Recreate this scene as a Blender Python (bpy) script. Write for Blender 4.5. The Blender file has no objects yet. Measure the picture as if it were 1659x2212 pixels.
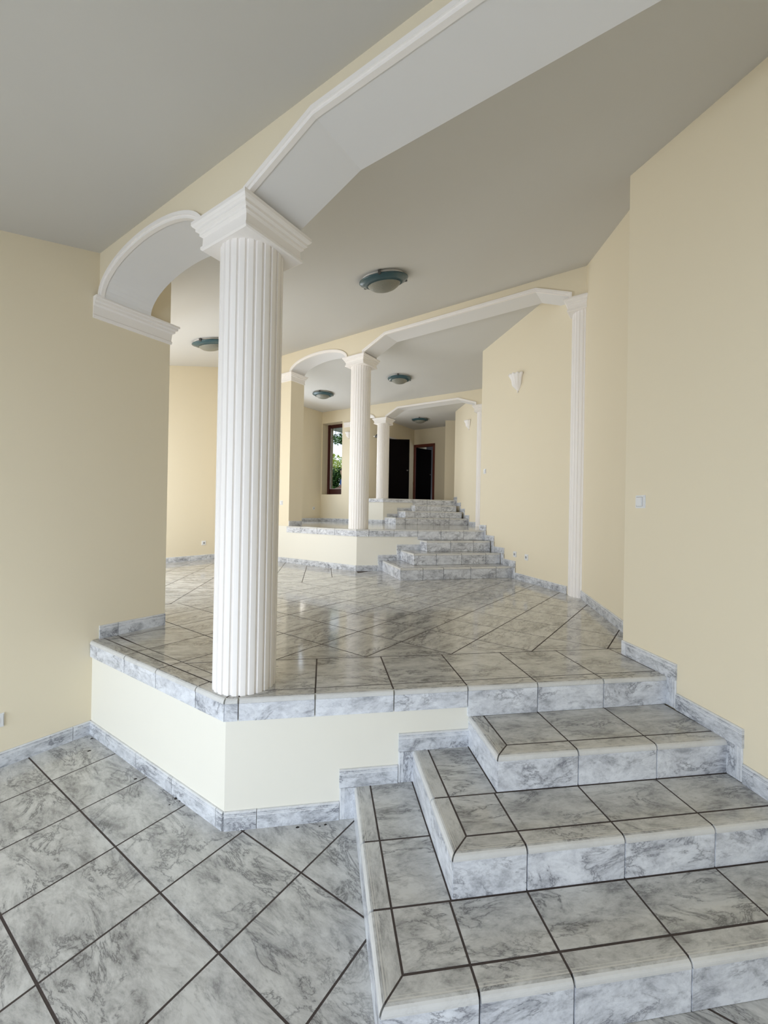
import bpy, bmesh, math, random
from mathutils import Vector, Matrix

random.seed(7)
scene = bpy.context.scene
COL = scene.collection

# ------------------------------------------------------------------ camera
W, H = 1659, 2212
FPX, YAW, PITCH, ROLL, EYE = 888.63, 0.1464, 0.0030, 0.0178, 1.5688
cy, sy = math.cos(YAW), math.sin(YAW)
fw = Vector((sy, cy, 0)); rt = Vector((cy, -sy, 0)); up = Vector((0, 0, 1))
fw2 = fw * math.cos(PITCH) + up * math.sin(PITCH)
up2 = up * math.cos(PITCH) - fw * math.sin(PITCH)
R_ = rt * math.cos(ROLL) + up2 * math.sin(ROLL)
U_ = up2 * math.cos(ROLL) - rt * math.sin(ROLL)
cam_data = bpy.data.cameras.new('camera')
cam = bpy.data.objects.new('camera', cam_data); COL.objects.link(cam)
cam_data.sensor_fit = 'HORIZONTAL'; cam_data.sensor_width = 36.0
cam_data.lens = FPX / W * 36.0
cam_data.clip_start = 0.03; cam_data.clip_end = 200
m = Matrix.Identity(4)
for i in range(3):
    m[i][0] = R_[i]; m[i][1] = U_[i]; m[i][2] = -fw2[i]
m.translation = Vector((0, 0, EYE))
cam.matrix_world = m
scene.camera = cam

# ------------------------------------------------------------------ world, lights, exposure
EA = (0.7394, -0.6733); DA = (0.6733, 0.7394)          # beam direction / depth direction of the house
def su(s, u): return (s * DA[0] + u * EA[0], s * DA[1] + u * EA[1])

world = bpy.data.worlds.new('sky'); scene.world = world
world.use_nodes = True
bgn = world.node_tree.nodes['Background']
bgn.inputs[0].default_value = (0.80, 0.90, 1.0, 1); bgn.inputs[1].default_value = 3.2

def window_light(name, s, u, z, w, h, direction, power, color, tilt=0.0):
    ld = bpy.data.lights.new(name, 'AREA'); ld.shape = 'RECTANGLE'
    ld.size = w; ld.size_y = h; ld.energy = power; ld.color = color
    o = bpy.data.objects.new(name, ld); COL.objects.link(o)
    x, y = su(s, u); o.location = (x, y, z)
    o.rotation_euler = Vector((direction[0], direction[1], -tilt)).to_track_quat('-Z', 'Y').to_euler()
    return o
SKYC, GNDC = (0.80, 0.925, 1.09), (1.0, 0.955, 0.875)      # sky light falls in, added warm fill tilts up as ground bounce
def daylight(name, s, u, z, w, h, direction, sky, gnd, tilt):
    window_light(name + '_sky', s, u, z, w, h, direction, sky, SKYC, tilt)
    window_light(name + '_ground_fill', s + 0.01 * direction[0], u, z, w, h, direction, gnd, GNDC, -0.6)
daylight('lower_room_window', -2.88, -1.25, 1.12, 3.7, 1.85, DA, 425, 25, 0.95)
daylight('middle_room_window', 1.72, -5.4, 1.95, 2.7, 2.3, DA, 125, 140, 0.4)
daylight('upper_room_window', 6.9, -8.08, 2.75, 1.9, 2.2, EA, 110, 60, 0.3)
window_light('far_room_fill', 9.31, -7.0, 3.2, 0.40, 1.3, (EA[0] + 0.6 * DA[0], EA[1] + 0.6 * DA[1]), 42, (0.95, 0.98, 1.0), 0.0)  # added light at an invented window behind the columns, brightens the far end wall
window_light('back_room_fill', 13.3, -5.06, 3.05, 0.8, 1.1, (-EA[0], -EA[1]), 14, (0.85, 0.92, 1.0), 0.0)  # added light at an invented window, lifts the room behind the far door
cy_ = scene.cycles
cy_.max_bounces = 7; cy_.diffuse_bounces = 5; cy_.glossy_bounces = 3; cy_.transmission_bounces = 4
cy_.use_adaptive_sampling = True; cy_.adaptive_threshold = 0.12
cy_.caustics_reflective = False; cy_.caustics_refractive = False

scene.view_settings.view_transform = 'Standard'
scene.view_settings.look = 'None'
scene.view_settings.gamma = 1.0
scene.view_settings.use_curve_mapping = False
scene.view_settings.exposure = -1.22

# ------------------------------------------------------------------ materials
def new_mat(name):
    mt = bpy.data.materials.new(name); mt.use_nodes = True
    nt = mt.node_tree; b = nt.nodes['Principled BSDF']
    return mt, nt, b
def simple(name, col, rough=0.5, bump=0.0, bscale=60.0, spec=0.5, metal=0.0, var=0.0):
    mt, nt, b = new_mat(name)
    b.inputs['Base Color'].default_value = (*col, 1)
    b.inputs['Roughness'].default_value = rough
    b.inputs['Specular IOR Level'].default_value = spec
    b.inputs['Metallic'].default_value = metal
    if bump or var:
        tc = nt.nodes.new('ShaderNodeTexCoord')
        n = nt.nodes.new('ShaderNodeTexNoise'); n.inputs['Scale'].default_value = bscale; n.inputs['Detail'].default_value = 1
        nt.links.new(tc.outputs['Object'], n.inputs['Vector'])
        if bump:
            bp = nt.nodes.new('ShaderNodeBump'); bp.inputs['Strength'].default_value = bump; bp.inputs['Distance'].default_value = 0.004
            nt.links.new(n.outputs['Fac'], bp.inputs['Height']); nt.links.new(bp.outputs['Normal'], b.inputs['Normal'])
        if var:
            n2 = nt.nodes.new('ShaderNodeTexNoise'); n2.inputs['Scale'].default_value = 1.6; n2.inputs['Detail'].default_value = 5
            nt.links.new(tc.outputs['Object'], n2.inputs['Vector'])
            mr = nt.nodes.new('ShaderNodeMapRange'); mr.inputs[1].default_value = 0.3; mr.inputs[2].default_value = 0.7
            mr.inputs[3].default_value = 1 - var; mr.inputs[4].default_value = 1 + var
            nt.links.new(n2.outputs['Fac'], mr.inputs[0])
            mx = nt.nodes.new('ShaderNodeMix'); mx.data_type = 'RGBA'; mx.blend_type = 'MULTIPLY'
            mx.inputs[0].default_value = 1.0; mx.inputs[6].default_value = (*col, 1)
            nt.links.new(mr.outputs[0], mx.inputs[7]); nt.links.new(mx.outputs[2], b.inputs['Base Color'])
    return mt

def marble(name, light, mid, dark, rough, stripe=None, k=1.0):
    """veined grey ceramic tile; every object gets its own offset in the pattern.
    stripe = (axis index, [(lo, hi, value), ...]) printed lines across the piece"""
    mt, nt, b = new_mat(name)
    N = nt.nodes.new; L = nt.links.new
    tc = N('ShaderNodeTexCoord'); oi = N('ShaderNodeObjectInfo')
    sc = N('ShaderNodeVectorMath'); sc.operation = 'SCALE'
    cmb = N('ShaderNodeCombineXYZ'); cmb.inputs[0].default_value = 37.0; cmb.inputs[1].default_value = 19.0; cmb.inputs[2].default_value = 53.0
    L(cmb.outputs[0], sc.inputs[0]); L(oi.outputs['Random'], sc.inputs['Scale'])
    ad = N('ShaderNodeVectorMath'); ad.operation = 'ADD'
    L(tc.outputs['Object'], ad.inputs[0]); L(sc.outputs[0], ad.inputs[1])
    mp = N('ShaderNodeMapping'); mp.inputs['Rotation'].default_value = (0.2, 0.3, 0.7); mp.inputs['Scale'].default_value = (0.85 * k, 2.0 * k, 1.5 * k)
    L(ad.outputs[0], mp.inputs[0])
    def noise(scale, detail, rg, dist):
        n = N('ShaderNodeTexNoise'); n.inputs['Scale'].default_value = scale; n.inputs['Detail'].default_value = detail
        n.inputs['Roughness'].default_value = rg; n.inputs['Distortion'].default_value = dist
        L(mp.outputs[0], n.inputs['Vector']); return n
    def ramp(src, stops):
        r = N('ShaderNodeValToRGB'); e = r.color_ramp.elements
        while len(e) < len(stops): e.new(0.5)
        for i, (p, c) in enumerate(stops):
            e[i].position = p; e[i].color = (*c, 1)
        L(src, r.inputs[0]); return r
    cloud = ramp(noise(5.6, 6, 0.76, 0.35).outputs['Fac'], [(0.33, [0.75 * c for c in mid]), (0.47, [(a + c) / 2 for a, c in zip(mid, light)]), (0.60, light)])
    vn = noise(3.6, 6, 0.68, 0.6)
    sb = N('ShaderNodeMath'); sb.operation = 'SUBTRACT'; sb.inputs[1].default_value = 0.5; L(vn.outputs['Fac'], sb.inputs[0])
    ab = N('ShaderNodeMath'); ab.operation = 'ABSOLUTE'; L(sb.outputs[0], ab.inputs[0])
    vm = ramp(ab.outputs[0], [(0.0, (0.85,) * 3), (0.006, (0.55,) * 3), (0.022, (0.2,) * 3), (0.06, (0, 0, 0))])
    pm = ramp(noise(2.6, 2, 0.5, 0.0).outputs['Fac'], [(0.40, (0, 0, 0)), (0.56, (1, 1, 1))])
    vp = N('ShaderNodeMath'); vp.operation = 'MULTIPLY'; L(vm.outputs[0], vp.inputs[0]); L(pm.outputs[0], vp.inputs[1])
    sm = ramp(noise(22.0, 3, 0.7, 0.0).outputs['Fac'], [(0.56, (0, 0, 0)), (0.74, (0.4,) * 3)])
    mxv = N('ShaderNodeMath'); mxv.operation = 'MAXIMUM'; L(vp.outputs[0], mxv.inputs[0]); L(sm.outputs[0], mxv.inputs[1])
    vf = N('ShaderNodeMath'); vf.operation = 'MULTIPLY'; vf.inputs[1].default_value = 0.95; L(mxv.outputs[0], vf.inputs[0])
    mx = N('ShaderNodeMix'); mx.data_type = 'RGBA'; L(vf.outputs[0], mx.inputs[0]); L(cloud.outputs[0], mx.inputs[6]); mx.inputs[7].default_value = (*dark, 1)
    out = mx.outputs[2]
    if stripe:
        ax, bands = stripe
        sp = N('ShaderNodeSeparateXYZ'); L(tc.outputs['Object'], sp.inputs[0])
        for lo, hi, val in bands:
            a1 = N('ShaderNodeMath'); a1.operation = 'GREATER_THAN'; a1.inputs[1].default_value = lo; L(sp.outputs[ax], a1.inputs[0])
            a2 = N('ShaderNodeMath'); a2.operation = 'LESS_THAN'; a2.inputs[1].default_value = hi; L(sp.outputs[ax], a2.inputs[0])
            a3 = N('ShaderNodeMath'); a3.operation = 'MULTIPLY'; L(a1.outputs[0], a3.inputs[0]); L(a2.outputs[0], a3.inputs[1])
            a4 = N('ShaderNodeMath'); a4.operation = 'MULTIPLY'; a4.inputs[1].default_value = val[3]; L(a3.outputs[0], a4.inputs[0])
            m2 = N('ShaderNodeMix'); m2.data_type = 'RGBA'; L(a4.outputs[0], m2.inputs[0]); L(out, m2.inputs[6]); m2.inputs[7].default_value = (*val[:3], 1)
            out = m2.outputs[2]
    L(out, b.inputs['Base Color'])
    b.inputs['Roughness'].default_value = rough
    b.inputs['Specular IOR Level'].default_value = 0.5
    return mt

LIGHT, MID, DARK = (0.64, 0.635, 0.615), (0.36, 0.355, 0.345), (0.09, 0.09, 0.092)
M = {}
M['tile'] = marble('marble_tile', LIGHT, MID, DARK, 0.10)
M['riser'] = marble('marble_riser_tile_daylit', (0.80, 0.815, 0.85), (0.46, 0.47, 0.51), (0.13, 0.13, 0.155), 0.22, k=1.25)  # same marble made whiter and bluer, cool window light put into the colour
M['nosing'] = marble('marble_nosing_tile', LIGHT, MID, DARK, 0.2,
                     (1, [(-0.001, 0.011, (0.72, 0.71, 0.69, 0.75)), (0.021, 0.0245, (0.72, 0.70, 0.66, 0.7)), (0.030, 0.0325, (0.70, 0.69, 0.64, 0.5))]))
M['skirt'] = marble('marble_skirting_tile', (0.72, 0.735, 0.765), (0.38, 0.39, 0.42), (0.08, 0.08, 0.10), 0.25,
                    (2, [(0.066, 0.070, (0.82, 0.82, 0.83, 0.8)), (0.074, 0.0765, (0.82, 0.82, 0.83, 0.8)), (0.084, 0.2, (0.74, 0.74, 0.74, 0.7))]), k=1.7)
M['grout'] = simple('dark_grout', (0.060, 0.045, 0.040), 0.9, 0.3, 200)
M['grout_light'] = simple('grey_grout', (0.34, 0.32, 0.31), 0.9)
M['wall'] = simple('cream_wall_paint', (0.82, 0.73, 0.555), 0.75, spec=0.3)
M['pale'] = simple('cream_platform_paint_daylit', (0.83, 0.795, 0.70), 0.75, spec=0.3)  # wall paint turned paler, cool daylight on the low walls put into the colour
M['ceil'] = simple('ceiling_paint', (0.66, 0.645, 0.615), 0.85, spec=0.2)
M['white'] = simple('white_plaster', (0.92, 0.875, 0.835), 0.55, spec=0.35)
M['soffit'] = simple('white_soffit_paint', (0.80, 0.785, 0.775), 0.7, spec=0.3)
M['plastic'] = simple('white_plastic', (0.80, 0.80, 0.80), 0.25)
M['hole'] = simple('dark_socket', (0.04, 0.04, 0.04), 0.6)
M['well'] = simple('socket_grey', (0.30, 0.30, 0.31), 0.5)
M['blueglass'] = simple('blue_glass_rim', (0.045, 0.092, 0.105), 0.25, spec=0.4)
M['frost'] = simple('frosted_glass', (0.22, 0.215, 0.175), 0.4, 0.8, 70)
M['chrome'] = simple('dark_metal_clip', (0.12, 0.12, 0.12), 0.3, metal=0.8)
M['redwood'] = simple('red_stained_wood', (0.16, 0.035, 0.018), 0.4, 0.1, 40)
M['winred'] = simple('dark_red_window_wood', (0.055, 0.008, 0.008), 0.4, 0.1, 40)
M['darkwood'] = simple('near_black_wood', (0.0025, 0.0015, 0.0015), 0.7, spec=0.03)
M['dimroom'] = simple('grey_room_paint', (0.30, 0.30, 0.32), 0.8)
M['lead'] = simple('grey_lead_came', (0.2, 0.2, 0.2), 0.5)
M['ground'] = simple('lawn_ground', (0.10, 0.14, 0.05), 0.9, 0.3, 30)
mt, nt, b = new_mat('window_glass')
b.inputs['Base Color'].default_value = (1, 1, 1, 1); b.inputs['Roughness'].default_value = 0.0
b.inputs['Transmission Weight'].default_value = 1.0; b.inputs['IOR'].default_value = 1.02
M['glass'] = mt

# ------------------------------------------------------------------ helpers
def tag(o, label=None, cat=None, kind=None, group=None):
    if label: o['label'] = label
    if cat: o['category'] = cat
    if kind: o['kind'] = kind
    if group: o['group'] = group
    return o
def link(name, me, parent=None, mat=None, mw=None):
    o = bpy.data.objects.new(name, me); COL.objects.link(o)
    if mat is not None and me is not None and not me.materials: me.materials.append(M[mat])
    if mw is not None: o.matrix_world = mw
    if parent is not None:
        o.parent = parent; o.matrix_parent_inverse = Matrix.Identity(4)
    return o
def empty(name, loc=(0, 0, 0)):
    o = bpy.data.objects.new(name, None); COL.objects.link(o); o.location = loc; o.empty_display_size = 0.1
    return o
def place(o, parent, mw):
    """world matrix -> local under a parent that is only translated"""
    if parent is not None:
        o.parent = parent; o.matrix_parent_inverse = Matrix.Identity(4)
        o.matrix_local = Matrix.Translation(-Vector(parent.location)) @ mw
    else:
        o.matrix_world = mw
    return o
def mesh(name, verts, faces, smooth=False):
    me = bpy.data.meshes.new(name); me.from_pydata([tuple(v) for v in verts], [], faces)
    bm = bmesh.new(); bm.from_mesh(me); bmesh.ops.recalc_face_normals(bm, faces=bm.faces); bm.to_mesh(me); bm.free()
    if smooth:
        for p in me.polygons: p.use_smooth = True
    return me
def zfun(z): return z if callable(z) else (lambda x, y: z)
def prism_data(poly, z0, z1):
    z0, z1 = zfun(z0), zfun(z1); n = len(poly)
    v = [(x, y, z0(x, y)) for x, y in poly] + [(x, y, z1(x, y)) for x, y in poly]
    f = [tuple(range(n))[::-1], tuple(range(n, 2 * n))] + [(i, (i + 1) % n, n + (i + 1) % n, n + i) for i in range(n)]
    return v, f
def join_data(parts):
    V, F = [], []
    for v, f in parts:
        k = len(V); V += v; F += [tuple(i + k for i in q) for q in f]
    return V, F
def prism(name, poly, z0, z1, mat, parent=None, origin=None):
    if parent is not None and origin is None: origin = tuple(parent.location)
    ox, oy, oz = origin or (0, 0, 0)
    v, f = prism_data(poly, z0, z1)
    me = mesh(name, [(a - ox, b_ - oy, c - oz) for a, b_, c in v], f)
    o = link(name, me, None, mat)
    if parent is not None: place(o, parent, Matrix.Translation((ox, oy, oz)))
    else: o.location = (ox, oy, oz)
    return o
def clip(poly, a, b_, c):
    """keep the part of a convex polygon with a*x+b*y >= c"""
    out = []
    for i in range(len(poly)):
        p, q = poly[i], poly[(i + 1) % len(poly)]
        dp, dq = a * p[0] + b_ * p[1] - c, a * q[0] + b_ * q[1] - c
        if dp >= 0: out.append(p)
        if (dp >= 0) != (dq >= 0):
            t = dp / (dp - dq); out.append((p[0] + t * (q[0] - p[0]), p[1] + t * (q[1] - p[1])))
    return out
def area(poly):
    return 0.5 * abs(sum(poly[i][0] * poly[(i + 1) % len(poly)][1] - poly[(i + 1) % len(poly)][0] * poly[i][1] for i in range(len(poly)))) if len(poly) > 2 else 0
def V2(a): return Vector((a[0], a[1]))

CEIL0, CSL, CEIL2 = 3.008, 0.2735, 4.412
def zc(x, y):
    s = x * DA[0] + y * DA[1]
    return min(CEIL0 + CSL * s, CEIL2)
def ztop(x, y): return zc(x, y) + 0.12

RISE = 0.1621
L1, L2, L3 = 4 * RISE, 1.308, 1.953
GAP = 0.0085

_tile_cache = {}
def tile(parent, poly, z, mat='tile', th=0.012, name='tile'):
    """flat tile with its own mesh, origin at its middle"""
    cx = sum(p[0] for p in poly) / len(poly); cyy = sum(p[1] for p in poly) / len(poly)
    v, f = prism_data([(p[0] - cx, p[1] - cyy) for p in poly], -th, 0)
    me = mesh(name, v, f); o = link(name, me, None, mat)
    place(o, parent, Matrix.Translation((cx, cyy, z)))
    return o
def square_tile(parent, c, ang, z, size=0.4 - GAP, mat='tile'):
    key = (mat, size)
    if key not in _tile_cache:
        h = size / 2
        v, f = prism_data([(-h, -h), (h, -h), (h, h), (-h, h)], -0.012, 0)
        _tile_cache[key] = mesh('tile', v, f); _tile_cache[key].materials.append(M[mat])
    o = link('tile', _tile_cache[key])
    place(o, parent, Matrix.Translation((c[0], c[1], z)) @ Matrix.Rotation(ang, 4, 'Z'))
    return o
def rect_inset(x0, x1, y0, y1, g=GAP / 2): return [(x0 + g, y0 + g), (x1 - g, y0 + g), (x1 - g, y1 - g), (x0 + g, y1 - g)]
def grid_tiles(parent, origin, ang, pitch, irange, jrange, z, halfplanes, skip=None):
    ca, sa = math.cos(ang), math.sin(ang); h = (pitch - GAP) / 2
    for i in irange:
        for j in jrange:
            a, b_ = (i + 0.5) * pitch, (j + 0.5) * pitch
            c = (origin[0] + a * ca - b_ * sa, origin[1] + a * sa + b_ * ca)
            if skip and skip(c): continue
            poly = [(c[0] + p * ca - q * sa, c[1] + p * sa + q * ca) for p, q in ((-h, -h), (h, -h), (h, h), (-h, h))]
            a0 = area(poly); pc = poly
            for hp in halfplanes:
                pc = clip(pc, *hp)
                if len(pc) < 3: break
            ar = area(pc)
            if len(pc) < 3 or ar < 0.0012: continue
            if ar > a0 - 1e-6: square_tile(parent, c, ang, z, pitch - GAP)
            else: tile(parent, pc, z)

NOSE_D, NOSE_H = 0.083, 0.024
def nosing(parent, p0, p1, z, mit0=0.0, mit1=0.0, name='nosing_tile'):
    """bull-nosed edge tile from p0 to p1; the platform lies to the left of p0->p1 ... mit = along-shift per inward metre"""
    a, b_ = V2(p0), V2(p1); d = (b_ - a); Ln = d.length; d.normalize()
    n = Vector((-d.y, d.x))                       # inward
    prof = [(NOSE_D - 0.004, -0.012), (NOSE_D - 0.004, 0.0), (0.0175, 0.0), (0.0105, -0.0018), (0.0045, -0.006), (0.001, -0.0125), (0.0, -0.018), (0.0, -NOSE_H), (0.014, -NOSE_H)]
    g = GAP / 2; vs = []
    for t, mt_, sg in ((g, mit0, 1), (Ln - g, mit1, -1)):
        for o_, zz in prof: vs.append((t + sg * mt_ * o_, o_, zz))
    k = len(prof)
    fs = [tuple(range(k)), tuple(range(k, 2 * k))[::-1]] + [(i, (i + 1) % k, k + (i + 1) % k, k + i) for i in range(k)]
    me = mesh(name, vs, fs); o = link(name, me, None, 'nosing')
    mw = Matrix(((d.x, n.x, 0, a.x), (d.y, n.y, 0, a.y), (0, 0, 1, z), (0, 0, 0, 1)))
    return place(o, parent, mw)
def face_tile(parent, p0, p1, z0, z1, th=0.010, mat='riser', name='riser_tile'):
    """upright tile on the face through p0->p1, standing proud on its right-hand (outer) side"""
    a, b_ = V2(p0), V2(p1); d = b_ - a; Ln = d.length; d.normalize(); n = Vector((-d.y, d.x)); g = GAP / 2 * 0.7
    v, f = prism_data([(g, -th), (Ln - g, -th), (Ln - g, 0.004), (g, 0.004)], 0, z1 - z0 - 0.003)
    me = mesh(name, v, f); o = link(name, me, None, mat)
    return place(o, parent, Matrix(((d.x, n.x, 0, a.x), (d.y, n.y, 0, a.y), (0, 0, 1, z0 + 0.0015), (0, 0, 0, 1))))
SK_H, SK_T = 0.092, 0.012
def skirt_piece(parent, mw, length, h=SK_H):
    prof = [(0, 0), (-SK_T, 0), (-SK_T, h - 0.006), (-SK_T + 0.004, h), (0, h)]
    g = 0.0014; vs = [(t, o_, zz) for t in (g, length - g) for o_, zz in prof]; k = 5
    fs = [tuple(range(k)), tuple(range(k, 2 * k))[::-1]] + [(i, (i + 1) % k, k + (i + 1) % k, k + i) for i in range(k)]
    o = link('baseboard_tile', mesh('baseboard_tile', vs, fs), None, 'skirt')
    return place(o, parent, mw)
def skirt(parent, p0, p1, z, first=0.4, L=0.403):
    """run of skirting along p0->p1 on the face whose room lies to the right of p0->p1"""
    a, b_ = V2(p0), V2(p1); d = b_ - a; Ln = d.length; d.normalize(); n = Vector((-d.y, d.x))
    t = 0.0; nxt = first
    while t < Ln - 0.004:
        e_ = min(Ln, nxt)
        if Ln - e_ < 0.02: e_ = Ln
        mw = Matrix(((d.x, n.x, 0, a.x + d.x * t), (d.y, n.y, 0, a.y + d.y * t), (0, 0, 1, z), (0, 0, 0, 1)))
        skirt_piece(parent, mw, e_ - t); t = e_; nxt = t + L
def skirt_vert(parent, p_edge, p_outer, outward, z0, z1):
    """upright skirting piece between plan points p_edge (against the step) and p_outer (striped edge)"""
    a, b_ = V2(p_edge), V2(p_outer); zdir = (b_ - a); w = zdir.length; zdir.normalize()
    o2 = Vector(outward).normalized()
    prof = [(0, 0), (-SK_T, 0), (-SK_T, SK_H - 0.006), (-SK_T + 0.004, SK_H), (0, SK_H)]
    sc = w / SK_H; g = 0.0014
    vs = [(t, o_, zz) for t in (g, z1 - z0 - g) for o_, zz in prof]; k = 5
    fs = [tuple(range(k)), tuple(range(k, 2 * k))[::-1]] + [(i, (i + 1) % k, k + (i + 1) % k, k + i) for i in range(k)]
    o = link('baseboard_tile', mesh('baseboard_tile', vs, fs), None, 'skirt')
    # local x -> up, local -y -> outward, local z -> a->b
    mw = Matrix(((0, -o2.x, zdir.x * sc, a.x), (0, -o2.y, zdir.y * sc, a.y), (1, 0, 0, z0), (0, 0, 0, 1)))
    return place(o, parent, mw)

def wall_run(p0, p1, thick, z0, z1, openings=()):
    """boxes of a straight wall; its thickness lies to the left of p0->p1; openings = (t0,t1,za,zb)"""
    a, b_ = V2(p0), V2(p1); d = b_ - a; Ln = d.length; d.normalize(); n = Vector((-d.y, d.x)) * thick
    def quad(t0, t1): return [tuple(a + d * t0), tuple(a + d * t1), tuple(a + d * t1 + n), tuple(a + d * t0 + n)]
    parts = []; t = 0.0
    for t0, t1, za, zb in sorted(openings):
        if t0 > t: parts.append(prism_data(quad(t, t0), z0, z1))
        if za > z0: parts.append(prism_data(quad(t0, t1), z0, za))
        parts.append(prism_data(quad(t0, t1), zb, z1)); t = t1
    if t < Ln: parts.append(prism_data(quad(t, Ln), z0, z1))
    return join_data(parts)
def structure(name, data, mat, label, cat, origin=(0, 0, 0)):
    me = mesh(name, data[0], data[1]); o = link(name, me, None, mat)
    return tag(o, label, cat, 'structure')

# ------------------------------------------------------------------ plan
LWc = (-1.575, 3.135)                      # left wall meets the first platform
C1 = (-0.455, 2.112)                       # corner below column 1
R1f = (2.012, 2.150)                       # first platform edge at right wall
a2, e2, n2 = Vector((-0.786, 7.734)), Vector((0.7264, -0.6872)), Vector((0.6872, 0.7264))
a3, e3, n3 = Vector((1.188, 10.786)), Vector((0.7634, -0.6459)), Vector((0.6459, 0.7634))
a1, e1, n1 = Vector(su(1.257, 0)), Vector(EA), Vector(DA)
def f2(t, o=0.0): p = a2 + e2 * t + n2 * o; return (p.x, p.y)
def f3(t, o=0.0): p = a3 + e3 * t + n3 * o; return (p.x, p.y)
def f1(t, o=0.0): p = a1 + e1 * t + n1 * o; return (p.x, p.y)
C2 = (0.529, 6.482); R2f = (2.74, 6.650)
C3 = (1.525, 10.500); R3f = (3.60, 10.748)

# ---- floors
def grout_slab(name, poly, z0, z1, label):
    """platform: painted sides, dark grout bed on top"""
    v, f = prism_data(poly, z0, z1); me = mesh(name, v, f)
    me.materials.append(M['pale']); me.materials.append(M['grout'])
    for p in me.polygons:
        if p.normal.z > 0.9: p.material_index = 1
    o = link(name, me); return tag(o, label, 'floor', 'structure')
T_ = 0.4
floor0 = grout_slab('floor', [(-6, -7), (4, -7), (4, 3.6), (-6, 3.6)], -0.3, -0.0006, 'lowest floor of grey veined square tiles laid on the diagonal')
ga = 0.7447; u0, v0 = -8.212 * T_, 2.236 * T_
g0 = (u0 * math.cos(ga) + v0 * math.sin(ga), -u0 * math.sin(ga) + v0 * math.cos(ga))
def skip0(c):
    s = c[0] * DA[0] + c[1] * DA[1]; u = c[0] * EA[0] + c[1] * EA[1]
    if u < -3.55 or c[0] > 2.25 or s < -2.3 or c[1] < -1.6: return True
    if s > 1.257 + 0.3 and c[1] > 2.13 + 0.3: return True
    if c[0] > 0.18 + 0.3 and c[1] > 1.15 + 0.3: return True
    return False
grid_tiles(floor0, g0, -ga, T_, range(-3, 18), range(-10, 6), 0.0, [], skip0)

floor1 = grout_slab('floor', [LWc, C1, R1f, (3.3, 2.19), (3.3, 7.4), (-0.6, 9.4), (-6.4, 7.6)], -0.1, L1 - 0.0005,
                    'second floor level of glossy grey veined tiles around the nearest column')
SQ = math.sqrt(0.5)
yb0, yb1 = 2.211, 2.616
# left band: narrow strip behind the nosing
for ua, ub in ((-3.27, -2.79), (-2.79, -2.391), (-2.391, -1.99), (-1.99, -1.60)):
    q = [f1(ua + GAP / 2, 0.069), f1(ub - GAP / 2, 0.069), f1(ub - GAP / 2, 0.133), f1(ua + GAP / 2, 0.133)]
    q = clip(q, 0, 1, yb0 + GAP)
    if area(q) > 1e-4: tile(floor1, q, L1)
def yn(x): return C1[1] + (x - C1[0]) * (R1f[1] - C1[1]) / (R1f[0] - C1[0]) - 0.018 + 0.083 + 0.003
xs = [-0.86, -0.430, -0.024, 0.381, 0.784, 1.188, 1.592, 1.996]
for xa, xb in zip(xs[:-1], xs[1:]):
    q = clip([(xa + GAP / 2, yn(xa)), (xb - GAP / 2, yn(xb)), (xb - GAP / 2, yb1 - GAP / 2), (xa + GAP / 2, yb1 - GAP / 2)], DA[0], DA[1], 1.257 + 0.139)
    if area(q) > 1e-3: tile(floor1, q, L1)
q = rect_inset(1.996, 2.30, 2.225, yb1); tile(floor1, q, L1)
def skip1(c):
    s = c[0] * DA[0] + c[1] * DA[1]; u = c[0] * EA[0] + c[1] * EA[1]
    if s > 5.45 and c[1] > 6.75: return True
    if u < -3.6 and s < 1.75: return True
    if c[0] > 3.2: return True
    return False
grid_tiles(floor1, (0.286, 2.619), math.pi / 4, T_, range(-4, 14), range(-8, 16), L1,
           [(0, 1, yb1 + GAP / 2), (DA[0], DA[1], 1.257 + 0.139), (1, -1, -5.72 + GAP / 2)], skip1)
def skip1b(c):
    s = c[0] * DA[0] + c[1] * DA[1]; u = c[0] * EA[0] + c[1] * EA[1]
    return s < 1.65 or u < -7.3 or s > 5.45
grid_tiles(floor1, (-0.26, 5.48), 0.0, T_, range(-12, 2), range(-5, 10), L1, [(-1, 1, 5.72 + GAP / 2)], skip1b)

floor2 = grout_slab('floor', [f2(-3.6), C2, R2f, (4.0, 6.75), (4.2, 11.3), (1.2, 13.0), (-4.0, 12.4)], 0.3, L2 - 0.0005,
                    'third floor level of grey tiles behind the second column')
def skip2(c):
    s = c[0] * DA[0] + c[1] * DA[1]; u = c[0] * EA[0] + c[1] * EA[1]
    return s > 9.1 and c[1] > 10.6 or u < -8.3 or c[0] > 3.8 or s > 10.6
g2 = (C2[0] - 0.05, C2[1] + 0.33)
grid_tiles(floor2, g2, math.pi / 4 + 0.1, T_, range(-6, 12), range(-9, 13), L2,
           [(-0.0757, 0.997, -0.0757 * C2[0] + 0.997 * C2[1] + NOSE_D + GAP), (n2.x, n2.y, n2.x * a2.x + n2.y * a2.y + NOSE_D + GAP)], skip2)
floor3 = grout_slab('floor', [f3(-0.52), f3(-0.46), C3, R3f, (5.2, 10.9), (5.2, 14.6), (0.6, 15.5)], 0.9, L3 - 0.0005,
                    'highest floor level in front of the two dark doors')
grid_tiles(floor3, C3, math.pi / 4 + 0.1, T_, range(-3, 10), range(-7, 9), L3,
           [(-0.119, 0.993, -0.119 * C3[0] + 0.993 * C3[1] + NOSE_D + GAP), (n3.x, n3.y, n3.x * a3.x + n3.y * a3.y + NOSE_D + GAP)],
           lambda c: c[0] > 4.4 or c[1] > 13.4)

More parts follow.
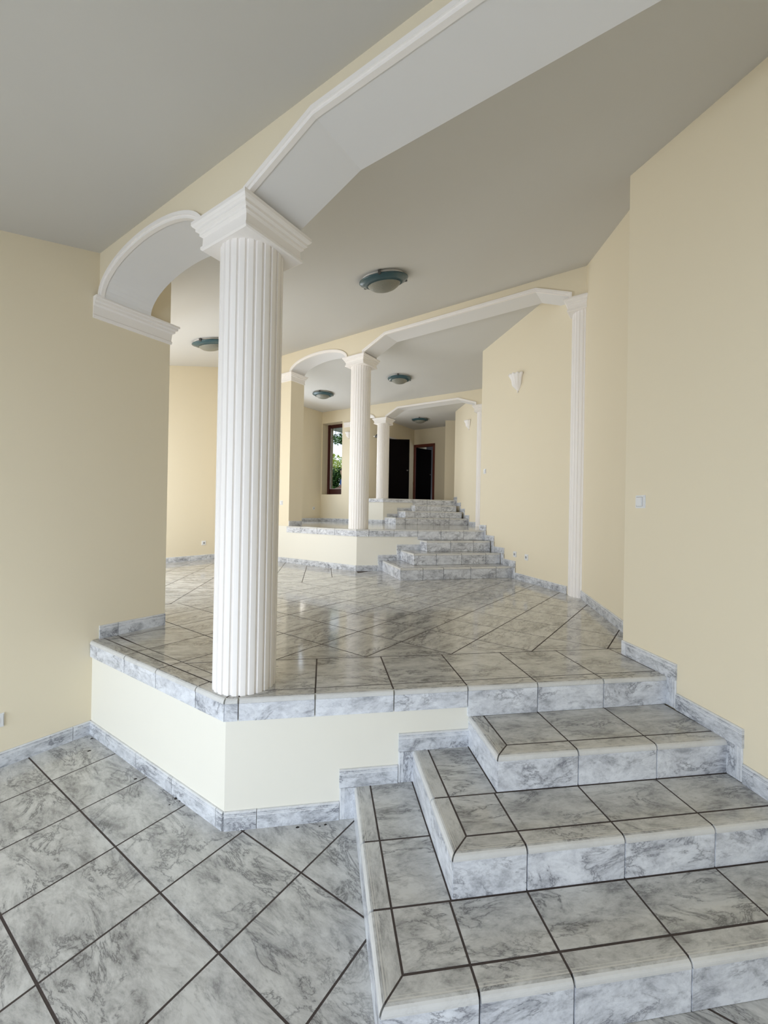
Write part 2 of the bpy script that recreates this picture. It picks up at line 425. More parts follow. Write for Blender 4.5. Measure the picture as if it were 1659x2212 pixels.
def edge_run(parent, pts, z, low, high=None, hx=None, mit0=0.0, mit1=0.0):
    """nosing and face tiles along a list of joint points on one straight platform edge"""
    for i, (p, q) in enumerate(zip(pts[:-1], pts[1:])):
        nosing(parent, p, q, z, mit0 if i == 0 else 0, mit1 if i == len(pts) - 2 else 0)
        hh = high if (hx is not None and i >= hx) else low
        dd = (V2(q) - V2(p)).normalized(); off = (-dd.y * PR, dd.x * PR)
        face_tile(parent, shift(p, off, 1), shift(q, off, 1), z - NOSE_H - hh, z - NOSE_H, th=PR - 0.002, name='edge_tile')
def shift(p, d, k): return (p[0] + d[0] * k, p[1] + d[1] * k)
PR = 0.018                                     # nosing stands proud of the painted wall
def online(p, q, t): return (p[0] + (q[0] - p[0]) * t, p[1] + (q[1] - p[1]) * t)
def joints(p, q, ds, out):
    a, b_ = V2(p), V2(q); d = (b_ - a).normalized(); n = Vector((d.y, -d.x)) * out
    return [tuple(a + d * t + n) for t in ds]
MIT = math.tan(math.radians(21.2))
lenA = (V2(C1) - V2(LWc)).length
edge_run(floor1, joints(LWc, C1, [0, 0.50, 0.88, 1.28, lenA + PR * MIT], PR), L1, 0.088, mit1=MIT)
xj = [C1[0], -0.395, -0.024, 0.381, 0.784, 1.188, 1.592, 2.03]
edge_run(floor1, joints(C1, R1f, [(-PR * MIT if i == 0 else x - C1[0]) for i, x in enumerate(xj)], PR), L1, 0.088, RISE - NOSE_H, 4, mit0=MIT)
lenB = (V2(C2) - V2(f2(-2.2))).length
edge_run(floor2, joints(f2(0.20), C2, [0, 0.36, 0.76, 1.16, (V2(C2) - V2(f2(0.20))).length + PR * MIT], PR), L2, 0.09, mit1=MIT)
d2l = (V2(R2f) - V2(C2)).length
edge_run(floor2, joints(C2, R2f, [-PR * MIT, 0.19, 0.60, 1.0, 1.40, 1.80, d2l], PR), L2, 0.09, RISE - NOSE_H, 3, mit0=MIT)
d3l = (V2(R3f) - V2(C3)).length
edge_run(floor3, joints(f3(-0.46), C3, [0, 0.16, 0.53, (V2(C3) - V2(f3(-0.46))).length + PR * MIT], PR), L3, 0.075, mit1=MIT)
edge_run(floor3, joints(C3, R3f, [-PR * MIT, 0.40, 0.80, 1.2, 1.6, d3l], PR), L3, 0.075, RISE - NOSE_H, 2, mit0=MIT)

# ---- staircases
def staircase(label, origin, ang, z0, fronts, lefts, right, back, jset, rise):
    """three tiled steps below a platform; local x along the treads, y uphill"""
    root = empty('staircase', (origin[0], origin[1], z0)); root.rotation_euler[2] = ang
    tag(root, label, 'staircase')
    RM = Matrix.Translation((origin[0], origin[1], z0)) @ Matrix.Rotation(ang, 4, 'Z')
    def sub(o, parent):                        # object was placed in local staircase coordinates
        mw = o.matrix_world.copy() if o.parent is None else o.matrix_local.copy()
        o.parent = parent; o.matrix_parent_inverse = Matrix.Identity(4); o.matrix_local = mw
    for k in range(3):
        zt = (k + 1) * rise; x0, y0 = lefts[k], fronts[k]; xi, yi = x0 + NOSE_D, y0 + NOSE_D
        ins = 0.019
        v, f = prism_data([(x0 + ins, y0 + ins), (right, y0 + ins), (right, back), (x0 + ins, back)], k * rise - 0.002, zt - 0.0007)
        st = link('step', mesh('step', v, f), None, 'grout'); sub(st, root)
        nx, ny = (lefts[k + 1], fronts[k + 1]) if k < 2 else (back_x, back)
        xs_ = [x0] + [x for x in jset[k] if x > x0 + 0.12 and x < right - 0.05] + [right]
        # front nosing + risers + front tread row
        for i, (xa, xb) in enumerate(zip(xs_[:-1], xs_[1:])):
            sub(nosing(None, (xa, y0), (xb, y0), zt, 1.0 if i == 0 else 0.0), st)
            sub(face_tile(None, (xa if i else xa + 0.003, y0 + ins), (xb, y0 + ins), k * rise, zt - NOSE_H, th=ins - 0.002), st)
            xa2 = xi if i == 0 else xa
            yb_ = ny if k < 2 else back
            sub(tile(None, rect_inset(xa2, xb, yi, yb_), zt, name='tread_tile'), st)
        # left side
        ys_ = [y0] + [y for y in fronts[k + 1:]] + [back]
        ys_ = [y for i, y in enumerate(ys_) if i == 0 or y - ys_[i - 1] > 0.05]
        for i, (ya, yb_) in enumerate(zip(ys_[:-1], ys_[1:])):
            sub(nosing(None, (x0, yb_), (x0, ya), zt, 0.0, 1.0 if i == 0 else 0.0), st)
            sub(face_tile(None, (x0 + ins, yb_), (x0 + ins, ya), k * rise, zt - NOSE_H, th=ins - 0.002), st)
            if k < 2 and i > 0:
                sub(tile(None, rect_inset(xi, lefts[k + 1], ya, yb_), zt, name='tread_tile'), st)
    return root
back_x = 0
staircase('near wide flight of grey marble tiled steps beside the right wall', (0, 0), 0.0, 0.0,
          [1.150, 1.447, 1.752], [0.182, 0.487, 0.792], 1.985, 2.138,
          [[0.480, 0.781, 1.187, 1.590], [0.781, 1.187, 1.590], [1.190, 1.597]], RISE)
staircase('middle flight of tiled steps rising to the second column', (0, 0), math.radians(6.92), L1,
          [5.371, 5.696, 6.012], [1.719, 2.024, 2.349], 3.452, 6.335,
          [[2.05, 2.36, 2.78, 3.19], [2.38, 2.79, 3.2], [2.75, 3.15]], (L2 - L1) / 4)
staircase('farthest flight of tiled steps below the dark doors', (0, 0), math.radians(6.84), L2,
          [9.260, 9.588, 9.916], [2.809, 3.157, 3.514], 4.665, 10.25,
          [[3.05, 3.35, 3.76, 4.18], [3.4, 3.8, 4.2], [3.85, 4.25]], (L3 - L2) / 4)

# ---- ceilings
cor = [su(-4, -9.5), su(-4, 6.5), su(5.30, 6.5), su(5.30, -9.5)]
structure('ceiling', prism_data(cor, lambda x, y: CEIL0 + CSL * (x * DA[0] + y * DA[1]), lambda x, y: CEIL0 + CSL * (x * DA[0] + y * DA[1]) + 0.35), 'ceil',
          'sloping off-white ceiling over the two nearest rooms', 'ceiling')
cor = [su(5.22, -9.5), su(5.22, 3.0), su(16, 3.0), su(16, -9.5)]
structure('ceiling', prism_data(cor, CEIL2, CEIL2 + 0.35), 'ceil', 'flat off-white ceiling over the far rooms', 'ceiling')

# ---- walls
lw0 = su(-3.1, -3.27); lw1 = (-1.238, 3.508)
structure('wall_left', wall_run(lw0, lw1, 0.22, -0.25, ztop), 'wall', 'cream left wall ending under the first arch', 'wall')
pA, pB = su(1.55, -3.40), su(1.55, -7.3)
structure('wall_left', wall_run(pB, pA, 0.20, 0.0, ztop, [(0.45, 3.25, 0.80, 3.10)]), 'wall', 'window wall of the middle room hidden behind the left wall', 'wall')
pA, pB = su(-2.9, -3.6), su(-2.9, 5.6)
structure('wall_back', wall_run(pB, pA, 0.20, -0.25, ztop, [(5.0, 8.7, 0.2, 2.05)]), 'wall', 'window wall of the lowest room behind the viewer', 'wall')
structure('wall_right', prism_data([(1.930, -6.0), (1.967, 1.1), (1.980, 1.5), (2.022, 2.52), (2.222, 2.52), (2.925, 4.345), (3.4, 4.7), (3.4, -6.0)], -0.25, ztop),
          'wall', 'cream right wall beside the near steps with a recessed return', 'wall')
structure('wall_right', prism_data([(2.897, 4.34), (2.690, 6.82), (2.88, 6.83), (3.56, 8.82), (4.3, 9.0), (4.3, 4.3)], 0.3, ztop),
          'wall', 'cream right wall of the middle room carrying the large white sconce', 'wall')
structure('wall_right', prism_data([(3.525, 8.85), (3.560, 10.95), (5.05, 10.96), (5.05, 8.8)], 0.9, ztop),
          'wall', 'cream right wall of the upper room carrying the small white sconce', 'wall')
structure('wall_right', prism_data([(3.61, 12.05), (5.05, 11.95), (5.05, 12.6), (3.80, 12.35)], 1.0, ztop), 'wall', 'shaded wall end right of the far doors', 'wall')
structure('wall_left', wall_run(su(1.4, -7.03), su(5.3, -7.03), 0.2, 0.0, ztop), 'wall', 'cream wall of the middle room glimpsed left of the nearest column', 'wall')
structure('wall_left', wall_run(su(5.2, -8.04), su(9.2, -8.04), 0.2, 0.3, ztop, [(0.75, 2.65, 1.65, 3.85)]), 'wall', 'grey lit left wall of the upper room beside the window', 'wall')
# pier wall left of the second arch
structure('wall_left', prism_data([f2(-3.0), f2(0.2356), f2(0.2356, 0.32), f2(-3.0, 0.32)], 0.3, ztop), 'wall', 'cream pier carrying the second arch', 'wall')
# back wall of the upper room with window niche
TWL, TWR = -1.635, -0.930
structure('wall_back', wall_run(f3(-2.4), f3(-0.50), 0.26, 0.9, ztop, [(2.4 + TWL, 2.4 + TWR, 2.070, 4.085)]), 'wall', 'cream wall around the tall narrow garden window', 'wall')
# far room
D1a, D1b = 10.45, 11.80
structure('wall_left', wall_run(su(8.95, -6.97), su(13.0, -6.97), 0.14, 0.9, ztop, [(0.15, 0.57, 2.5, 3.9), (D1a - 8.95, D1b - 8.95, L3, 3.93)]), 'wall', 'far room wall with the black door opening', 'wall')  # narrow first opening is invented for the added far room light
structure('wall_back', wall_run(su(12.12, -7.0), su(12.12, -4.2), 0.14, 0.9, ztop, [(0.02, 0.82, L3, 3.90)]), 'wall', 'far end wall with the red framed door', 'wall')
structure('wall_right', wall_run((5.02, 12.0), (5.02, 10.9), -0.15, 0.9, ztop), 'wall', 'end wall of the side passage right of the far doors', 'wall')
# dim rooms behind the far doors
structure('wall_back', join_data([wall_run(su(14.4, -8.2), su(14.4, -4.0), 0.1, 0.9, ztop), wall_run(su(10.2, -8.0), su(14.5, -8.0), 0.1, 0.9, ztop),
                                  wall_run(su(10.2, -7.0), su(10.2, -8.1), 0.1, 0.9, ztop), wall_run(su(12.1, -5.0), su(14.5, -5.0), -0.1, 0.9, ztop, [(0.8, 1.6, 2.5, 3.6)])]), 'dimroom',  # opening invented for the added back room light
          'dim grey walls seen through the open far door', 'wall')

# ---- beams with arches
def ellipse(t0, t1, zs, zap, n=28):
    c, h = (t0 + t1) / 2, (t1 - t0) / 2
    return [(c - h * math.cos(math.pi * i / n), zs + (zap - zs) * math.sin(math.pi * i / n)) for i in range(n + 1)]
def beam(fn, thick, arch, flat, label, proud):
    """arch and flat: lists of (t, z) along the opening's underside, left to right; a plain block sits between them on the capital"""
    under = ([(arch[0][0] - 0.06, arch[0][1])] if proud else []) + arch + flat
    V, F = [], []
    for t, z in under:
        for o in (0, thick):
            x, y = fn(t, o); V += [(x, y, z), (x, y, ztop(x, y))]
    n = len(under)
    for i in range(n - 1):
        if abs(under[i][0] - under[i + 1][0]) < 1e-6: continue
        a, b_ = 4 * i, 4 * (i + 1)
        F += [(a, b_, b_ + 1, a + 1), (a + 2, a + 3, b_ + 3, b_ + 2)]
    F += [(0, 1, 3, 2), (4 * n - 4, 4 * n - 2, 4 * n - 1, 4 * n - 3)]
    me = bpy.data.meshes.new('wall_arch'); me.from_pydata(V, [], F)
    o = link('wall_arch', me, None, 'wall'); tag(o, label, 'archway', 'structure')
    for cv in (arch, flat):
        V, F = [], []
        for i, (t, z) in enumerate(cv):
            for oo in (-0.001, thick + 0.001):
                x, y = fn(t, oo); V += [(x, y, z), (x, y, z + 0.012)]
        for i in range(len(cv) - 1):
            a, b_ = 4 * i, 4 * i + 4
            F += [(a, a + 2, b_ + 2, b_), (a + 1, b_ + 1, b_ + 3, a + 3), (a, b_, b_ + 1, a + 1), (a + 2, a + 3, b_ + 3, b_ + 2)]
        sof = link('soffit', mesh('soffit', V, F), None, 'soffit'); place(sof, o, Matrix.Identity(4)); sof['label'] = 'white painted underside of the opening'
        # moulding round the opening: two stepped bands
        tr = curve_band(fn, cv, [(-0.004, 0.013, 0.012), (0.013, 0.033, 0.020)] if proud else [(-0.004, 0.016, 0.012), (0.016, 0.038, 0.02)])
        tr = link('arch_moulding', tr, None, 'white'); place(tr, o, Matrix.Identity(4)); tr['label'] = 'white moulding along the edge of the opening'
    return o
def curve_band(fn, cv, bands):
    def normals(cv):
        ns = []
        for i in range(len(cv)):
            p = Vector(cv[max(i - 1, 0)]); q = Vector(cv[i]); r = Vector(cv[min(i + 1, len(cv) - 1)])
            d1 = (q - p).normalized() if i else (r - q).normalized(); d2_ = (r - q).normalized() if i < len(cv) - 1 else d1
            nn = Vector((-d1.y, d1.x)) + Vector((-d2_.y, d2_.x)); nn.normalize()
            k = 1 / max(0.5, nn.dot(Vector((-d1.y, d1.x)))); ns.append(nn * k)
        return ns
    ns = normals(cv); V, F = [], []
    for lo, hi, pr in bands:
        b0 = len(V)
        for (t, z), nn in zip(cv, ns):
            for k, o in ((lo, 0.01), (lo, -pr), (hi, -pr), (hi, 0.01)):
                x, y = fn(t + nn.x * k, o); V.append((x, y, z + nn.y * k))
        for i in range(len(cv) - 1):
            a, b_ = b0 + 4 * i, b0 + 4 * i + 4
            for j in range(4): F.append((a + j, a + (j + 1) % 4, b_ + (j + 1) % 4, b_ + j))
        F += [(b0, b0 + 1, b0 + 2, b0 + 3), (len(V) - 4, len(V) - 1, len(V) - 2, len(V) - 3)]
    return mesh('arch_moulding', V, F)
U1 = -1.834                                   # column 1 along the beam
arch1 = ellipse(-3.222, U1 - 0.19, 3.03, 3.240)
flat1 = [(U1 + 0.19, 3.06), (U1 + 0.19, 3.095), (-1.235, 3.240), (0.95, 3.240), (1.38, 3.09), (1.65, 3.09)]
beam(f1, 0.323, arch1, flat1, 'yellow beam over the nearest column with a round arch and a long angled opening', True)
T2 = 1.712
arch2 = ellipse(0.235, T2 - 0.19, 4.07, 4.262)
flat2 = [(T2 + 0.19, 4.05), (T2 + 0.19, 4.10), (2.30, 4.272), (4.50, 4.272), (4.875, 4.115), (4.875, 4.05), (5.25, 4.05)]
beam(f2, 0.32, arch2, flat2, 'yellow beam over the second column with arch and angled opening', False)
T3 = 0.306
arch3 = ellipse(-0.50, T3 - 0.19, 4.03, 4.16)
flat3 = [(T3 + 0.19, 4.03), (T3 + 0.19, 4.06), (0.83, 4.235), (2.44, 4.245), (2.85, 4.10), (2.85, 4.03), (3.30, 4.03)]
beam(f3, 0.32, arch3, flat3, 'yellow beam over the farthest column with angled opening', False)

# ---- impost cornices
CORN = [(0.0, 0.0), (0.012, 0.004), (0.016, 0.022), (0.010, 0.030), (0.014, 0.085), (0.030, 0.094), (0.030, 0.108), (0.045, 0.116), (0.045, 0.130), (0.055, 0.136), (0.055, 0.150), (0.0, 0.150)]
def cornice(name, pts, z, label, k=1.0, cat='cornice'):
    """moulding swept along plan points, projecting to the right of the path, mitred"""
    V, F = [], []
    P = [Vector(p) for p in pts]
    for i, p in enumerate(P):
        d1 = (P[i] - P[i - 1]).normalized() if i else (P[1] - P[0]).normalized()
        d2_ = (P[i + 1] - P[i]).normalized() if i < len(P) - 1 else d1
        na, nb = Vector((d1.y, -d1.x)), Vector((d2_.y, -d2_.x)); nn = (na + nb).normalized(); nn = nn / max(0.3, nn.dot(na))
        for o, zz in CORN: V.append((p.x + nn.x * (o - 0.004) * k, p.y + nn.y * (o - 0.004) * k, z + zz * k))
    m_ = len(CORN)
    for i in range(len(P) - 1):
        for j in range(m_): F.append((i * m_ + j, i * m_ + (j + 1) % m_, (i + 1) * m_ + (j + 1) % m_, (i + 1) * m_ + j))
    F += [tuple(range(m_)), tuple(range((len(P) - 1) * m_, len(P) * m_))[::-1]]
    o = link(name, mesh(name, V, F), None, 'white'); return tag(o, label, cat, 'structure')
lwd = (Vector(lw1) - Vector(lw0)).normalized(); lwn = Vector((-lwd.y, lwd.x))
def lw(s_): p = Vector(lw1) + lwd * s_; return (p.x, p.y)
lwb = Vector(lw1) + lwn * 0.22
cornice('trim_1', [lw(-0.54), lw(0.0), (lwb.x, lwb.y)], 2.885, 'white stepped cornice on the left wall under the first arch')
cornice('trim_2', [f2(-2.2), f2(0.2356), f2(0.2356, 0.32), f2(-0.3, 0.32)], 3.925, 'white stepped cornice around the pier under the second arch')
cornice('trim_3', [f3(-0.87), f3(-0.50), f3(-0.50, 0.3)], 3.90, 'white cornice on the window wall behind the second column', 0.85)

# ---- skirting boards
def bb(name, label):
    o = empty(name); return tag(o, label, 'baseboard', 'structure')
b = bb('baseboard_left', 'marble skirting along the foot of the left wall on the lowest floor')
skirt(b, lw(-3.2), LWc, 0.0, first=0.17)
b = bb('baseboard_left', 'short marble skirting on the left wall above the first platform')
skirt(b, lw(-0.465), lw(0.0), L1, first=0.12)
b = bb('baseboard_front', 'marble skirting at the foot of the near platform wall stepping up beside the stairs')
skirt(b, LWc, C1, 0.0, first=0.255)
def rB(x): t = (x - C1[0]) / (R1f[0] - C1[0]); return (x, C1[1] + (R1f[1] - C1[1]) * t)
skirt(b, C1, rB(0.108), 0.0, first=0.155)
out = (0, -1)
for xo, xe, k in ((0.108, 0.190, 0), (0.412, 0.494, 1)):
    skirt_vert(b, rB(xe), rB(xo), out, k * RISE, (k + 1) * RISE)
skirt(b, rB(0.104), rB(0.41), RISE, first=1); skirt(b, rB(0.410), rB(0.797), 2 * RISE, first=1)
b = bb('baseboard_right', 'marble skirting climbing the near steps along the right wall')
def r1(y): return (1.980 + (2.022 - 1.980) * (y - 1.5) / 1.02, y)
fr = [1.150, 1.447, 1.752, 2.143]
skirt(b, r1(2.52), r1(2.067), L1, first=0.045)
for k in range(4):
    skirt_vert(b, r1(fr[k] + 0.006), r1(fr[k] - 0.076), (-1, 0), k * RISE, (k + 1) * RISE)
    if k < 3: skirt(b, r1(fr[k + 1] - 0.078), r1(fr[k] - 0.078), (k + 1) * RISE, first=1)
skirt(b, r1(fr[0] - 0.078), r1(-1.0), 0.0, first=0.3)
b = bb('baseboard_right', 'marble skirting along the recessed wall and sconce wall of the middle room')
skirt(b, (2.905, 4.29), (2.222, 2.52), L1, first=0.25)
def r2(y): return (2.897 + (2.690 - 2.897) * (y - 4.34) / 2.48, y)
skirt(b, r2(5.66), r2(4.52), L1, first=0.30)
th = math.radians(6.92)
f2r = [5.73, 6.055, 6.375, 6.65]
R2r = (L2 - L1) / 4
for k in range(4):
    skirt_vert(b, r2(f2r[k] + 0.006), r2(f2r[k] - 0.076), (-1, 0), L1 + k * R2r, L1 + (k + 1) * R2r)
    if k < 3: skirt(b, r2(f2r[k + 1] - 0.078), r2(f2r[k] - 0.078), L1 + (k + 1) * R2r, first=1)
skirt(b, r2(6.82), r2(f2r[3] - 0.078), L2, first=1)
b = bb('baseboard_front', 'marble skirting at the foot of the second platform wall')
skirt(b, f2(-1.5), C2, L1, first=0.1)
def rB2(t): return joints(C2, R2f, [t], 0.0)[0]
skirt(b, C2, rB2(0.36), L1, first=0.33)
def stl(k):                                    # plan point of stair-2 left edge where it meets the platform wall
    return [0.425, 0.735, 1.065][k]
for k in range(2):
    skirt_vert(b, rB2(stl(k)), rB2(stl(k) - 0.08), (0.07, -1), L1 + k * R2r, L1 + (k + 1) * R2r)
    skirt(b, rB2(stl(k) - 0.083), rB2(stl(k + 1) - (0.0 if k else 0.08)), L1 + (k + 1) * R2r, first=1)
b = bb('baseboard_left', 'marble skirting below the power outlet left of the nearest column')
skirt(b, su(1.8, -7.03), su(5.17, -7.03), L1)
b = bb('baseboard_left', 'marble skirting on the pier under the second arch')
skirt(b, f2(0.2356), f2(0.2356, 0.32), L2)
b = bb('baseboard_back', 'marble skirting around the upper room below the window')
skirt(b, su(6.0, -8.04), f3(-1.625), L2); skirt(b, f3(-1.625), f3(-0.5), L2)
b = bb('baseboard_front', 'marble skirting at the foot of the farthest platform wall')
skirt(b, f3(-0.46), C3, L2, first=0.16)
def rB3(t): return joints(C3, R3f, [t], 0.0)[0]
skirt(b, C3, rB3(0.10), L2)
R3r = (L3 - L2) / 4
st3 = [0.185, 0.46, 0.80]
for k in range(2):
    skirt_vert(b, rB3(st3[k]), rB3(st3[k] - 0.08), (0.07, -1), L2 + k * R3r, L2 + (k + 1) * R3r)
    skirt(b, rB3(st3[k] - 0.083), rB3(st3[k + 1] - (0.0 if k else 0.08)), L2 + (k + 1) * R3r, first=1)
b = bb('baseboard_right', 'marble skirting climbing the farthest steps along the right wall')
def r3(y): return (3.525 + 0.035 * (y - 8.85) / 2.1, y)
f3r = [9.742, 10.075, 10.408, 10.742]
skirt(b, r3(9.66), r3(9.0), L2)
for k in range(4):
    skirt_vert(b, r3(f3r[k] + 0.006), r3(f3r[k] - 0.076), (-1, 0), L2 + k * R3r, L2 + (k + 1) * R3r)
    if k < 3: skirt(b, r3(f3r[k + 1] - 0.078), r3(f3r[k] - 0.078), L2 + (k + 1) * R3r, first=1)
skirt(b, r3(10.95), r3(f3r[3] - 0.078), L3, first=1)

# ------------------------------------------------------------------ columns and pilasters
def shaft_mesh(R, h, nf=24, per=10):
    ring = []
    for i in range(nf):
        for j in range(per):
            x = j / per; a = 2 * math.pi * (i + x) / nf
            if x < 0.62: r = R
            else: r = R - 0.0085 * math.sin(math.pi * (x - 0.62) / 0.38) ** 0.6
            ring.append((r * math.cos(a), r * math.sin(a)))
    n = len(ring); V = [(x, y, 0) for x, y in ring] + [(x, y, h) for x, y in ring]
    F = [(i, (i + 1) % n, n + (i + 1) % n, n + i) for i in range(n)] + [tuple(range(n))[::-1], tuple(range(n, 2 * n))]
    return mesh('shaft', V, F)
CAP = [(0.178, 0.0), (0.186, 0.005), (0.186, 0.018), (0.179, 0.024), (0.177, 0.062), (0.190, 0.070), (0.190, 0.082), (0.204, 0.089), (0.204, 0.102), (0.214, 0.108), (0.220, 0.116), (0.220, 0.132)]
def capital_mesh(hgt):
    V, F = [], []
    for hw, z in CAP: V += [(-hw, -hw, z * hgt / 0.132), (hw, -hw, z * hgt / 0.132), (hw, hw, z * hgt / 0.132), (-hw, hw, z * hgt / 0.132)]
    for i in range(len(CAP) - 1):
        for j in range(4): F.append((4 * i + j, 4 * i + (j + 1) % 4, 4 * i + 4 + (j + 1) % 4, 4 * i + 4 + j))
    F += [(3, 2, 1, 0), (len(V) - 4, len(V) - 3, len(V) - 2, len(V) - 1)]
    return mesh('capital', V, F)
def column(name, label, cat, pos, ang, z0, ztop_, R=0.161, group=None):
    root = empty(name, (pos[0], pos[1], z0)); root.rotation_euler[2] = ang; tag(root, label, cat, group=group)
    ch = 0.142
    s_ = link('shaft', shaft_mesh(R, ztop_ - ch - z0), None, 'white'); s_.parent = root; s_['label'] = 'fluted round shaft'
    c_ = link('capital', capital_mesh(ch), None, 'white'); c_.parent = root; c_.location = (0, 0, ztop_ - ch - z0); c_['label'] = 'square stepped capital'
    return root
EANG = math.atan2(EA[1], EA[0])
column('column', 'tall white fluted column in the foreground on the near platform corner', 'column', su(1.420, U1), EANG, L1, 3.068, group='white fluted columns')
column('column', 'white fluted column at the middle distance above the second platform', 'column', (0.567, 6.673), math.atan2(e2.y, e2.x), L2, 4.062, group='white fluted columns')
column('column', 'smallest white fluted column farthest away left of the black door', 'column', (1.525, 10.710), math.atan2(e3.y, e3.x), L3, 4.040, group='white fluted columns')
column('pilaster', 'tall white fluted pilaster in the wall corner between sconce wall and recess', 'pilaster', (2.992, 4.380), math.atan2(e2.y, e2.x), L1, 4.062, group='white wall pilasters')
column('pilaster', 'thin far white pilaster half hidden by the edge of the sconce wall', 'pilaster', (3.600, 8.960), math.atan2(e3.y, e3.x), L2, 4.045, group='white wall pilasters')

# ------------------------------------------------------------------ ceiling lamps
def lathe(prof, n=40, name='lathe', smooth=True, wob=0.0):
    V, F = [], []
    rings = []
    for r, z in prof:
        if r < 1e-6: rings.append([len(V)]); V.append((0, 0, z))
        else:
            rings.append(list(range(len(V), len(V) + n)))
            for i in range(n):
                rr = r * (1 + wob * math.cos(12 * 2 * math.pi * i / n)); V.append((rr * math.cos(2 * math.pi * i / n), rr * math.sin(2 * math.pi * i / n), z))
    for a, b_ in zip(rings[:-1], rings[1:]):
        if len(a) == 1 and len(b_) == 1: continue
        for i in range(n):
            if len(a) == 1: F.append((a[0], b_[i], b_[(i + 1) % n]))
            elif len(b_) == 1: F.append((a[i], a[(i + 1) % n], b_[0]))
            else: F.append((a[i], a[(i + 1) % n], b_[(i + 1) % n], b_[i]))
    return mesh(name, V, F, smooth)
rim_me = lathe([(0.215, -0.022), (0.247, -0.027), (0.248, -0.032), (0.240, -0.040), (0.205, -0.056), (0.166, -0.073), (0.160, -0.067), (0.205, -0.044), (0.215, -0.022)], name='glass_rim'); rim_me.materials.append(M['blueglass'])
dome_me = lathe([(0.168, -0.068), (0.158, -0.079), (0.140, -0.095), (0.112, -0.112), (0.075, -0.124), (0.03, -0.129), (0.0, -0.130)], 48, 'glass_dome', wob=0.004); dome_me.materials.append(M['frost'])
base_me = lathe([(0.0, 0.004), (0.215, 0.004), (0.215, -0.016), (0.20, -0.028), (0.0, -0.028)], name='base_plate'); base_me.materials.append(M['white'])
def clip_mesh():
    v, f = prism_data([(0.225, -0.012), (0.256, -0.012), (0.256, 0.012), (0.225, 0.012)], -0.042, -0.004); return mesh('clip', v, f)
clip_me = clip_mesh(); clip_me.materials.append(M['chrome'])
def ceiling_lamp(label, xy, slope, rot=0.0):
    x, y = xy; root = empty('ceiling_lamp', (x, y, zc(x, y))); tag(root, label, 'ceiling lamp', group='round glass ceiling lamps')
    if slope:
        nrm = Vector((-CSL * DA[0], -CSL * DA[1], 1)).normalized()
        root.rotation_mode = 'QUATERNION'; root.rotation_quaternion = Vector((0, 0, 1)).rotation_difference(nrm)
    for nm, me in (('base_plate', base_me), ('glass_rim', rim_me), ('glass_dome', dome_me)):
        o = link(nm, me); o.parent = root
        if nm == 'glass_rim': o['label'] = 'blue tinted glass rim'
        if nm == 'glass_dome': o['label'] = 'beige frosted glass dome'
    for k in range(3):
        o = link('clip', clip_me); o.parent = root; o.rotation_euler[2] = rot + 2 * math.pi * k / 3
    return root
ceiling_lamp('largest round blue-rimmed glass ceiling lamp, right of the nearest column', (0.552, 4.085), True, 2.3)
ceiling_lamp('round glass ceiling lamp partly hidden behind the nearest column', (-1.610, 6.05), True, 2.3)
ceiling_lamp('round glass ceiling lamp just right of the second column', (1.522, 8.45), False, 2.3)
ceiling_lamp('round glass ceiling lamp seen through the second arch', (-0.06, 9.94), False, 2.3)
ceiling_lamp('smallest round glass ceiling lamp in the far room above the doors', (2.81, 12.02), False, 2.3)

# ------------------------------------------------------------------ wall sconces
def sconce(label, pos, out, z_top, R=0.135, h=0.23, mat='white'):
    """half-round fluted shell cup on a wall; out = unit plan normal into the room"""
    root = empty('wall_sconce', (pos[0], pos[1], z_top - h)); root.rotation_euler[2] = math.atan2(out[1], out[0])
    tag(root, label, 'wall lamp', group='white shell wall sconces')
    prof = [(1.0, 1.0), (0.88, 0.93), (0.76, 0.82), (0.69, 0.66), (0.65, 0.50), (0.60, 0.38), (0.47, 0.28), (0.33, 0.18), (0.17, 0.08), (0.08, 0.0)]
    n = 36; V, F = [], []
    for q, (r, z) in enumerate(prof):
        for i in range(n + 1):
            a = -math.pi / 2 + math.pi * i / n
            fl = 1 + (0.09 * abs(math.sin(7 * (a + math.pi / 2))) if q < 6 else 0.0)
            V.append((R * r * fl * math.cos(a), R * r * fl * math.sin(a), z * h + (0.016 * abs(math.sin(7 * (a + math.pi / 2))) if q == 0 else 0)))
    for q in range(len(prof) - 1):
        for i in range(n): F.append((q * (n + 1) + i, q * (n + 1) + i + 1, (q + 1) * (n + 1) + i + 1, (q + 1) * (n + 1) + i))
    me = mesh('shade', V, F, True); o = link('shade', me, None, mat); o.parent = root; o['label'] = 'fluted shell shaped shade'
    md = o.modifiers.new('thickness', 'SOLIDIFY'); md.thickness = 0.006
    v, f = prism_data([(-0.002, -0.05), (0.012, -0.05), (0.012, 0.05), (-0.002, 0.05)], 0.06, h * 0.8)
    o = link('back_plate', mesh('back_plate', v, f), None, mat); o.parent = root
    V, F = [], []
    o = link('finial', lathe([(0, -0.022), (0.010, -0.016), (0.012, -0.006), (0.006, 0.004), (0.012, 0.014), (0, 0.02)], 12, 'finial'), None, mat); o.parent = root; o.location = (0.012, 0, 0)
    return root
sconce('white fluted shell sconce on the cream wall between the pilasters', (r2(5.66)[0], 5.66), (-0.996, -0.083), 3.612)
sconce('small white shell sconce on the far right wall beside the dark doors', (r3(9.78)[0], 9.78), (-1, 0.05), 3.885, 0.125, 0.20)
pS = f3(-0.70)
sconce('small rounded sconce below the far cornice, half behind the second column', pS, (-n3.x, -n3.y), 3.74, 0.11, 0.15)
